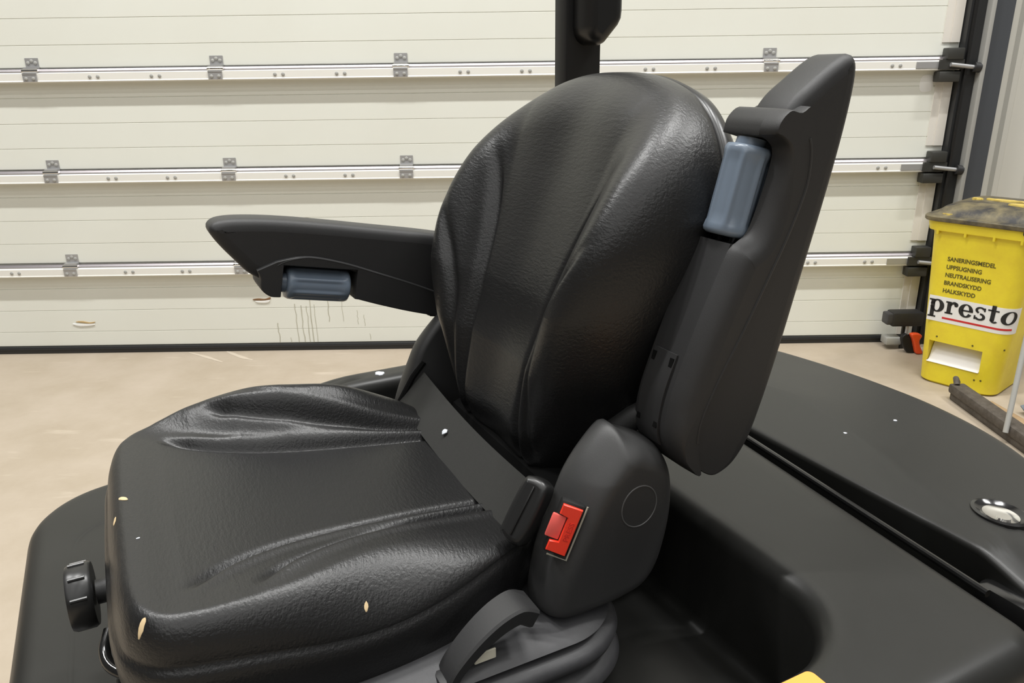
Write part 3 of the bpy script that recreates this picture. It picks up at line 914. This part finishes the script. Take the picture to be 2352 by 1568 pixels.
# worn spots where the foam shows, and white flecks
def surf_z(a, wd):
    d, _ = dist_poly(np.array([[a]]), np.array([[wd]]), sout[::3])
    h = sh_top(np.array([[a]]), np.array([[wd]])); e = s_edge(np.array([[a]]), np.array([[wd]]))
    k = np.clip(d / s_roll(np.array([[a]]), np.array([[wd]])), 0, 1); pw_ = s_pow(np.array([[a]]), np.array([[wd]])); r = (1 - (1 - k) ** pw_) ** (1 / pw_)
    return float((e + (h - e) * r)[0, 0])
def wear_patch(a, wd, la, lw, rot, m=FOAM):
    n_ = 14; ks = [random.uniform(.88, 1.12) for _ in range(n_)]
    mb = MB(); loops = []
    for sc, dz in ((1.0, -.001), (1.0, .0007), (.75, .0010), (.45, .0010), (.12, .0010)):
        row = []
        for t, k in zip(np.linspace(0, 2 * math.pi, n_, endpoint=False), ks):
            x = la * k * sc * math.cos(t); y = lw * k * sc * math.sin(t)
            aa = a + x * math.cos(rot) - y * math.sin(rot); ww = wd + x * math.sin(rot) + y * math.cos(rot)
            row.append((aa, CB + ww, surf_z(aa, ww) + dz))
        loops.append(row)
    mb.loft(loops).build('torn_patch', m, seat, off=SO)
wear_patch(.058, -.032, .009, .0032, 2.3)
wear_patch(.071, .012, .008, .002, 1.4)
wear_patch(.050, .255, .006, .0035, .6)
wear_patch(-.19, .288, .004, .0022, 1.0)
wear_patch(.044, .086, .0025, .0012, .3, SPECK)

# flecks and sticker on the truck
fleck(truck, FO, (-.461, -1.56, float(htop(-.461)) + .0005), (0, 0, 1), .010)
fleck(truck, FO, (-1.104, -.846, HZ + .0075), (0, 0, 1), .003)
fleck(truck, FO, (-1.23, -.84, HZ + .0065), (0, 0, 1), .003)
sp = rrect(-.600, -.46, -.462, -.405, (.004, .008, .008, .004), 8)
MB().loft([loop3(sp, HZ - .002), loop3(sp, HZ + .0012)]).build('warning_sticker', AMBER, truck, smooth=False, off=FO)

# ================================================================== YELLOW BIN
bin_ = empty('waste_bin', (2.47, 3.86, 0), math.radians(-50))
tag(bin_, 'yellow plastic wheelie bin with dirty black lid and white label by the door frame', 'bin')
# local: x along the front face (to the right), y into the bin, z up; the front face is at y = -depth/2
def bloop(z, grow=0.0):
    s = z / .88
    hw = .190 + .048 * s + grow; y0 = -.195 - .035 * s - grow; y1 = .215 + .05 * s + grow
    return rrect(-hw, hw, y0, y1, (.06, .06, .06 + .01, .07), 12), hw, y0
CUT = (-.155, .105, .115, .235)        # opening in the front: x0,x1,z0,z1
mb = MB(); loops = []
for z, g in ((0, -.012), (.012, 0), (.05, 0), (.2, 0), (.4, 0), (.6, 0), (.80, 0), (.815, .002), (.82, .018), (.855, .022), (.865, .022), (.868, .012)):
    P, _, _ = bloop(z, g)
    loops.append([(x, y, z) for x, y in P])
body = mb.loft(loops).build('body', YEL, bin_, angle=30)
# opening: cut with a boolean so the recess is real
cutter = MB().box(CUT[0], CUT[1], -.30, -.10, CUT[2], CUT[3]).build('cutter', YEL, None, smooth=False)
cutter.location = bin_.location; cutter.rotation_euler = bin_.rotation_euler
bpy.context.view_layer.update()
md = body.modifiers.new('opening', 'BOOLEAN'); md.operation = 'DIFFERENCE'; md.object = cutter; md.solver = 'EXACT'
dg = bpy.context.evaluated_depsgraph_get()
nm = bpy.data.meshes.new_from_object(body.evaluated_get(dg))
body.modifiers.clear(); body.data = nm
bpy.data.objects.remove(cutter)
body.data.set_sharp_from_angle(angle=math.radians(30))
# white foam showing in the opening
mb = MB()
fp = catmull([(-.205, .118), (-.18, .125), (-.14, .205), (-.11, .222), (-.105, .118)], 30)
slab(mb, fp, rounded_layers(CUT[0] + .002, CUT[1] - .002, .004, .004, 3), lambda y, z, x: (x, y, z))
mb.build('foam_liner', FOAMW, bin_)
# rim ribs and lid
P, _, _ = bloop(.866, .024)
lid_loops = []
for z, g in ((.868, .020), (.868, .034), (.874, .038), (.888, .038), (.893, .034), (.894, .018), (.900, .0), (.915, -.012), (.932, -.03), (.945, -.07), (.952, -.12)):
    Q, _, _ = bloop(.866, g)
    lid_loops.append([(x, y, z + .02 * (y + .2) * (1 if z > .89 else 0)) for x, y in Q])
lid = MB().loft(lid_loops).build('lid', LIDM, bin_, angle=40)
MB().bbox(.19, .30, -.265, -.20, .845, .872, r=.01).build('lid_clip', PLAST_D, bin_)
for x in (-.19, -.06, .07, .19):
    MB().bbox(x - .006, x + .006, -.246, -.228, .80, .862, r=.003).build('rim_rib', YEL, bin_)
# dried yellow paint on the lid
for (x, y, sx, sy) in ((.02, .02, .11, .02), (-.12, .0, .03, .015), (.10, -.07, .07, .018), (-.16, -.22, .03, .012), (-.02, -.16, .03, .01)):
    z = .954 + .02 * (y + .2) if y > -.1 else (.925 if y > -.2 else .899)
    n_ = 18
    pts = [(x + sx * random.uniform(.6, 1.1) * math.cos(t), y + sy * random.uniform(.6, 1.2) * math.sin(t)) for t in np.linspace(0, 2 * math.pi, n_, endpoint=False)]
    MB().loft([[(px, py, z - .012) for px, py in pts], [(px, py, z + .004) for px, py in pts], [(px * .9 + x * .1, py * .9 + y * .1, z + .007) for px, py in pts]]).build('paint_smear', mat('dried_yellow', (.62, .47, .09), .7, var=(.45, .33, .1), var_scale=40), lid)

def face_pt(sx, z, lift):
    """point at arc length sx along the front face (wrapping round the right corner), height z, lift off the face"""
    s = z / .88
    hw = .190 + .048 * s; y0 = -.195 - .035 * s; r = .07
    flat = hw - r
    if sx <= flat:
        return (sx, y0 - lift, z)
    t = (sx - flat) / r
    return (flat + (r + lift) * math.sin(t), y0 + r - (r + lift) * math.cos(t), z)
def wrap_mesh(me, f):
    bm = bmesh.new(); bm.from_mesh(me)
    bmesh.ops.triangulate(bm, faces=bm.faces[:])
    for _ in range(2):
        es = [e for e in bm.edges if e.calc_length() > .02]
        if es: bmesh.ops.subdivide_edges(bm, edges=es, cuts=1)
        bmesh.ops.triangulate(bm, faces=bm.faces[:])
    for v_ in bm.verts: v_.co = Vector(f(v_.co))
    bm.to_mesh(me); bm.free()
lines = ['SANERINGSMEDEL', 'UPPSUGNING', 'NEUTRALISERING', 'BRANDSKYDD', 'HALKSKYDD']
for i, tx in enumerate(lines):
    me = text_mesh(tx, .0300, None, offset=.0007, align='LEFT')
    z0 = .670 - i * .0415
    wrap_mesh(me, lambda c, z0=z0: face_pt(-.128 + c.x * .90, z0 + c.y, .0012 + c.z))
    me.materials.append(INKF)
    o = bpy.data.objects.new('lettering', me); C.objects.link(o); o.parent = bin_
# white label with the name and the red bar
S0, S1 = -.185, .265
def strip(name, s0, s1, z0, z1, lift, m, n=40, skew=0.0):
    v_ = []; f_ = []
    for i, s in enumerate(np.linspace(s0, s1, n)):
        v_ += [face_pt(s, z0, lift), face_pt(s, z1, lift), face_pt(s, z1, lift - .0008), face_pt(s, z0, lift - .0008)]
    for i in range(n - 1):
        for k in range(4):
            f_.append((4 * i + k, 4 * i + (k + 1) % 4, 4 * i + 4 + (k + 1) % 4, 4 * i + 4 + k))
    f_ += [(0, 1, 2, 3), (4 * n - 4, 4 * n - 3, 4 * n - 2, 4 * n - 1)]
    return link(name, v_, f_, m, bin_)
strip('label', S0, S1, .345, .480, .0016, LABW)
strip('label_bar', -.11, .215, .364, .374, .0024, LABR)
def ring(cx, cy, ro, ri, t0=0, t1=360, shift=(0, 0), n=40):
    t = np.radians(np.linspace(t0, t1, n))
    A = [(cx + ro[0] * math.cos(q), cy + ro[1] * math.sin(q)) for q in t]
    B = [(cx + shift[0] + ri[0] * math.cos(q), cy + shift[1] + ri[1] * math.sin(q)) for q in t]
    return [(A[i], A[i + 1], B[i + 1], B[i]) for i in range(n - 1)]
def rect(x0, x1, y0, y1, slant=0.0, nx=3):
    xs = np.linspace(x0, x1, nx)
    return [((xs[i] + slant * y0, y0), (xs[i + 1] + slant * y0, y0), (xs[i + 1] + slant * y1, y1), (xs[i] + slant * y1, y1)) for i in range(nx - 1)]
O_ = ring(.55, .5, (.56, .53), (.25, .43), 0, 360, (.02, .02))
glyphs = {
    'p': (rect(.14, .44, -.42, .98) + rect(0, .60, -.46, -.34) + rect(0, .3, .86, .98) + ring(.62, .5, (.52, .52), (.20, .40), -170, 170, (-.02, 0)), 1.22),
    'r': (rect(.12, .42, 0, .98) + rect(0, .58, 0, .12) + rect(0, .3, .86, .98) + ring(.62, .60, (.32, .42), (.20, .22), 60, 170) + ring(.76, .80, (.15, .17), (.001, .001)), .96),
    'e': (ring(.52, .5, (.52, .53), (.20, .42), 0, 330, (.02, .02)) + rect(.22, 1.03, .44, .56), 1.10),
    's': (ring(.42, .76, (.36, .27), (.17, .14), 20, 250) + ring(.42, .26, (.40, .29), (.19, .15), -160, 90) + rect(.66, .78, .70, .98, 0) + rect(.02, .14, .02, .32), .92),
    't': (rect(.20, .50, .12, 1.32, .04) + rect(0, .78, .86, .98) + ring(.50, .22, (.28, .25), (.10, .13), 175, 330), .84),
    'o': ([tuple((x + .18 * y, y) for x, y in q) for q in O_], 1.2)}
S_ = .067; pen = -.182
for ch in 'presto':
    quads, adv = glyphs[ch]
    v_ = []; f_ = []
    for q in quads:
        k = len(v_)
        v_ += [face_pt(pen + x * S_ * .98, .396 + y * S_, .0030) for x, y in q]
        f_.append((k, k + 1, k + 2, k + 3))
    link('letter', v_, f_, INK, bin_, smooth=False)
    pen += adv * S_ * .99
# small scuffs
for sx, z in ((-.12, .262), (.055, .255), (.20, .26), (.12, .08), (.09, .075)):
    c_ = face_pt(sx, z, .0008)
    MB().tube([face_pt(sx, z, -.001), face_pt(sx, z, .0012)], .005, n=8).build('scuff', INKF, bin_)

# ================================================================== TOOLS ON THE FLOOR
# push broom lying by the bin
br = empty('push_broom', (2.26, 3.25, 0))
tag(br, 'dark brown push broom with grey metal handle on the floor before the bin', 'broom')
mb = MB(); mb.bbox(-.045, .035, -.40, .36, .035, .085, r=.012); mb.build('broom_head', BROWN, br)
mb = MB(); mb.bbox(-.035, .025, -.39, .35, .0, .04, r=.006); mb.build('bristles', BROWN, br)
MB().tube([(-.02, .33, .085), (-.015, .355, .11), (.0, .36, .085)], .014, n=10).build('head_clip', BROWN, br)
MB().tube([(-.062, -.15, .055), (.01, -.05, .45), (.13, .12, 1.05), (.22, .25, 1.5)], .0115, n=14).build('handle', GREYP, br)
# shovel leaning at the frame's edge
sv = empty('shovel', (2.60, 3.45, 0))
tag(sv, 'blue-grey steel shovel with orange wooden shaft behind the broom', 'shovel')
loops = []
for t in np.linspace(0, 1, 12):
    wv = .13 * (1 - .35 * t ** 3)
    y = -.30 + .0 * t; 
    row = [(-.13 + .30 * t, -.16 + .0 * t + wv * s, .01 + .06 * t + .03 * (s * s) + .004 * math.sin(9 * t)) for s in np.linspace(-1, 1, 9)]
    loops.append(row + [(x, yy, z - .004) for x, yy, z in row[::-1]])
MB().loft(loops).build('blade', BLUEG, sv)
MB().tube([(-.05, -.02, .05), (.02, .04, .25), (.12, .12, .60), (.3, .3, 1.2)], .016, n=14).build('shaft', WOODO, sv)
# offcut of pale board
pk = empty('wood_offcut', (2.38, 3.20, 0), math.radians(97))
tag(pk, 'pale wooden board lying between broom and shovel', 'board')
MB().bbox(-.30, .30, -.04, .04, 0, .03, r=.004).build('board', WOOD, pk)

# bar clamp on the door track
cl = empty('bar_clamp', (2.36, D - .05, 0))
tag(cl, 'black bar clamp with orange trigger handle on the door track near the floor', 'clamp')
co = (2.39, D - .05, 0)
MB().bbox(2.285, 2.47, D - .155, D - .065, .145, .232, r=.012).build('clamp_jaw', PLAST, cl, off=co)
MB().bbox(2.255, 2.30, D - .15, D - .075, .155, .225, r=.01).build('jaw_pad', RUBBER, cl, off=co)
MB().box(2.365, 2.385, D - .13, D - .115, .0, .16).build('bar', STEEL_D, cl, smooth=False, off=co)
MB().tube([(2.385, D - .14, .16), (2.385, D - .14, .05)], .010, n=12).build('screw_spindle', STEEL, cl, off=co)
MB().bbox(2.27, 2.36, D - .15, D - .07, .03, .075, r=.006).build('foot_plate', GREYP, cl, off=co)
hp = catmull([(.02, .125), (.06, .130), (.085, .115), (.075, .085), (.085, .05), (.105, .01), (.09, .002), (.065, .008), (.05, .05), (.035, .09)], 60)
mb = MB(); slab(mb, hp, rounded_layers(0, .035, .008, .008, 3), lambda x, z, l: (2.39 - .045 + x, D - .24 + l, z))
mb.build('trigger_handle', ORANGE, cl, off=co)
hp2 = catmull([(.0, .12), (.03, .10), (.05, .05), (.07, .004), (.03, .004), (.0, .04), (-.02, .09)], 50)
mb = MB(); slab(mb, hp2, rounded_layers(0, .03, .006, .006, 3), lambda x, z, l: (2.39 - .045 + x, D - .215 + l, z))
mb.build('clamp_body', PLAST_D, cl, off=co)
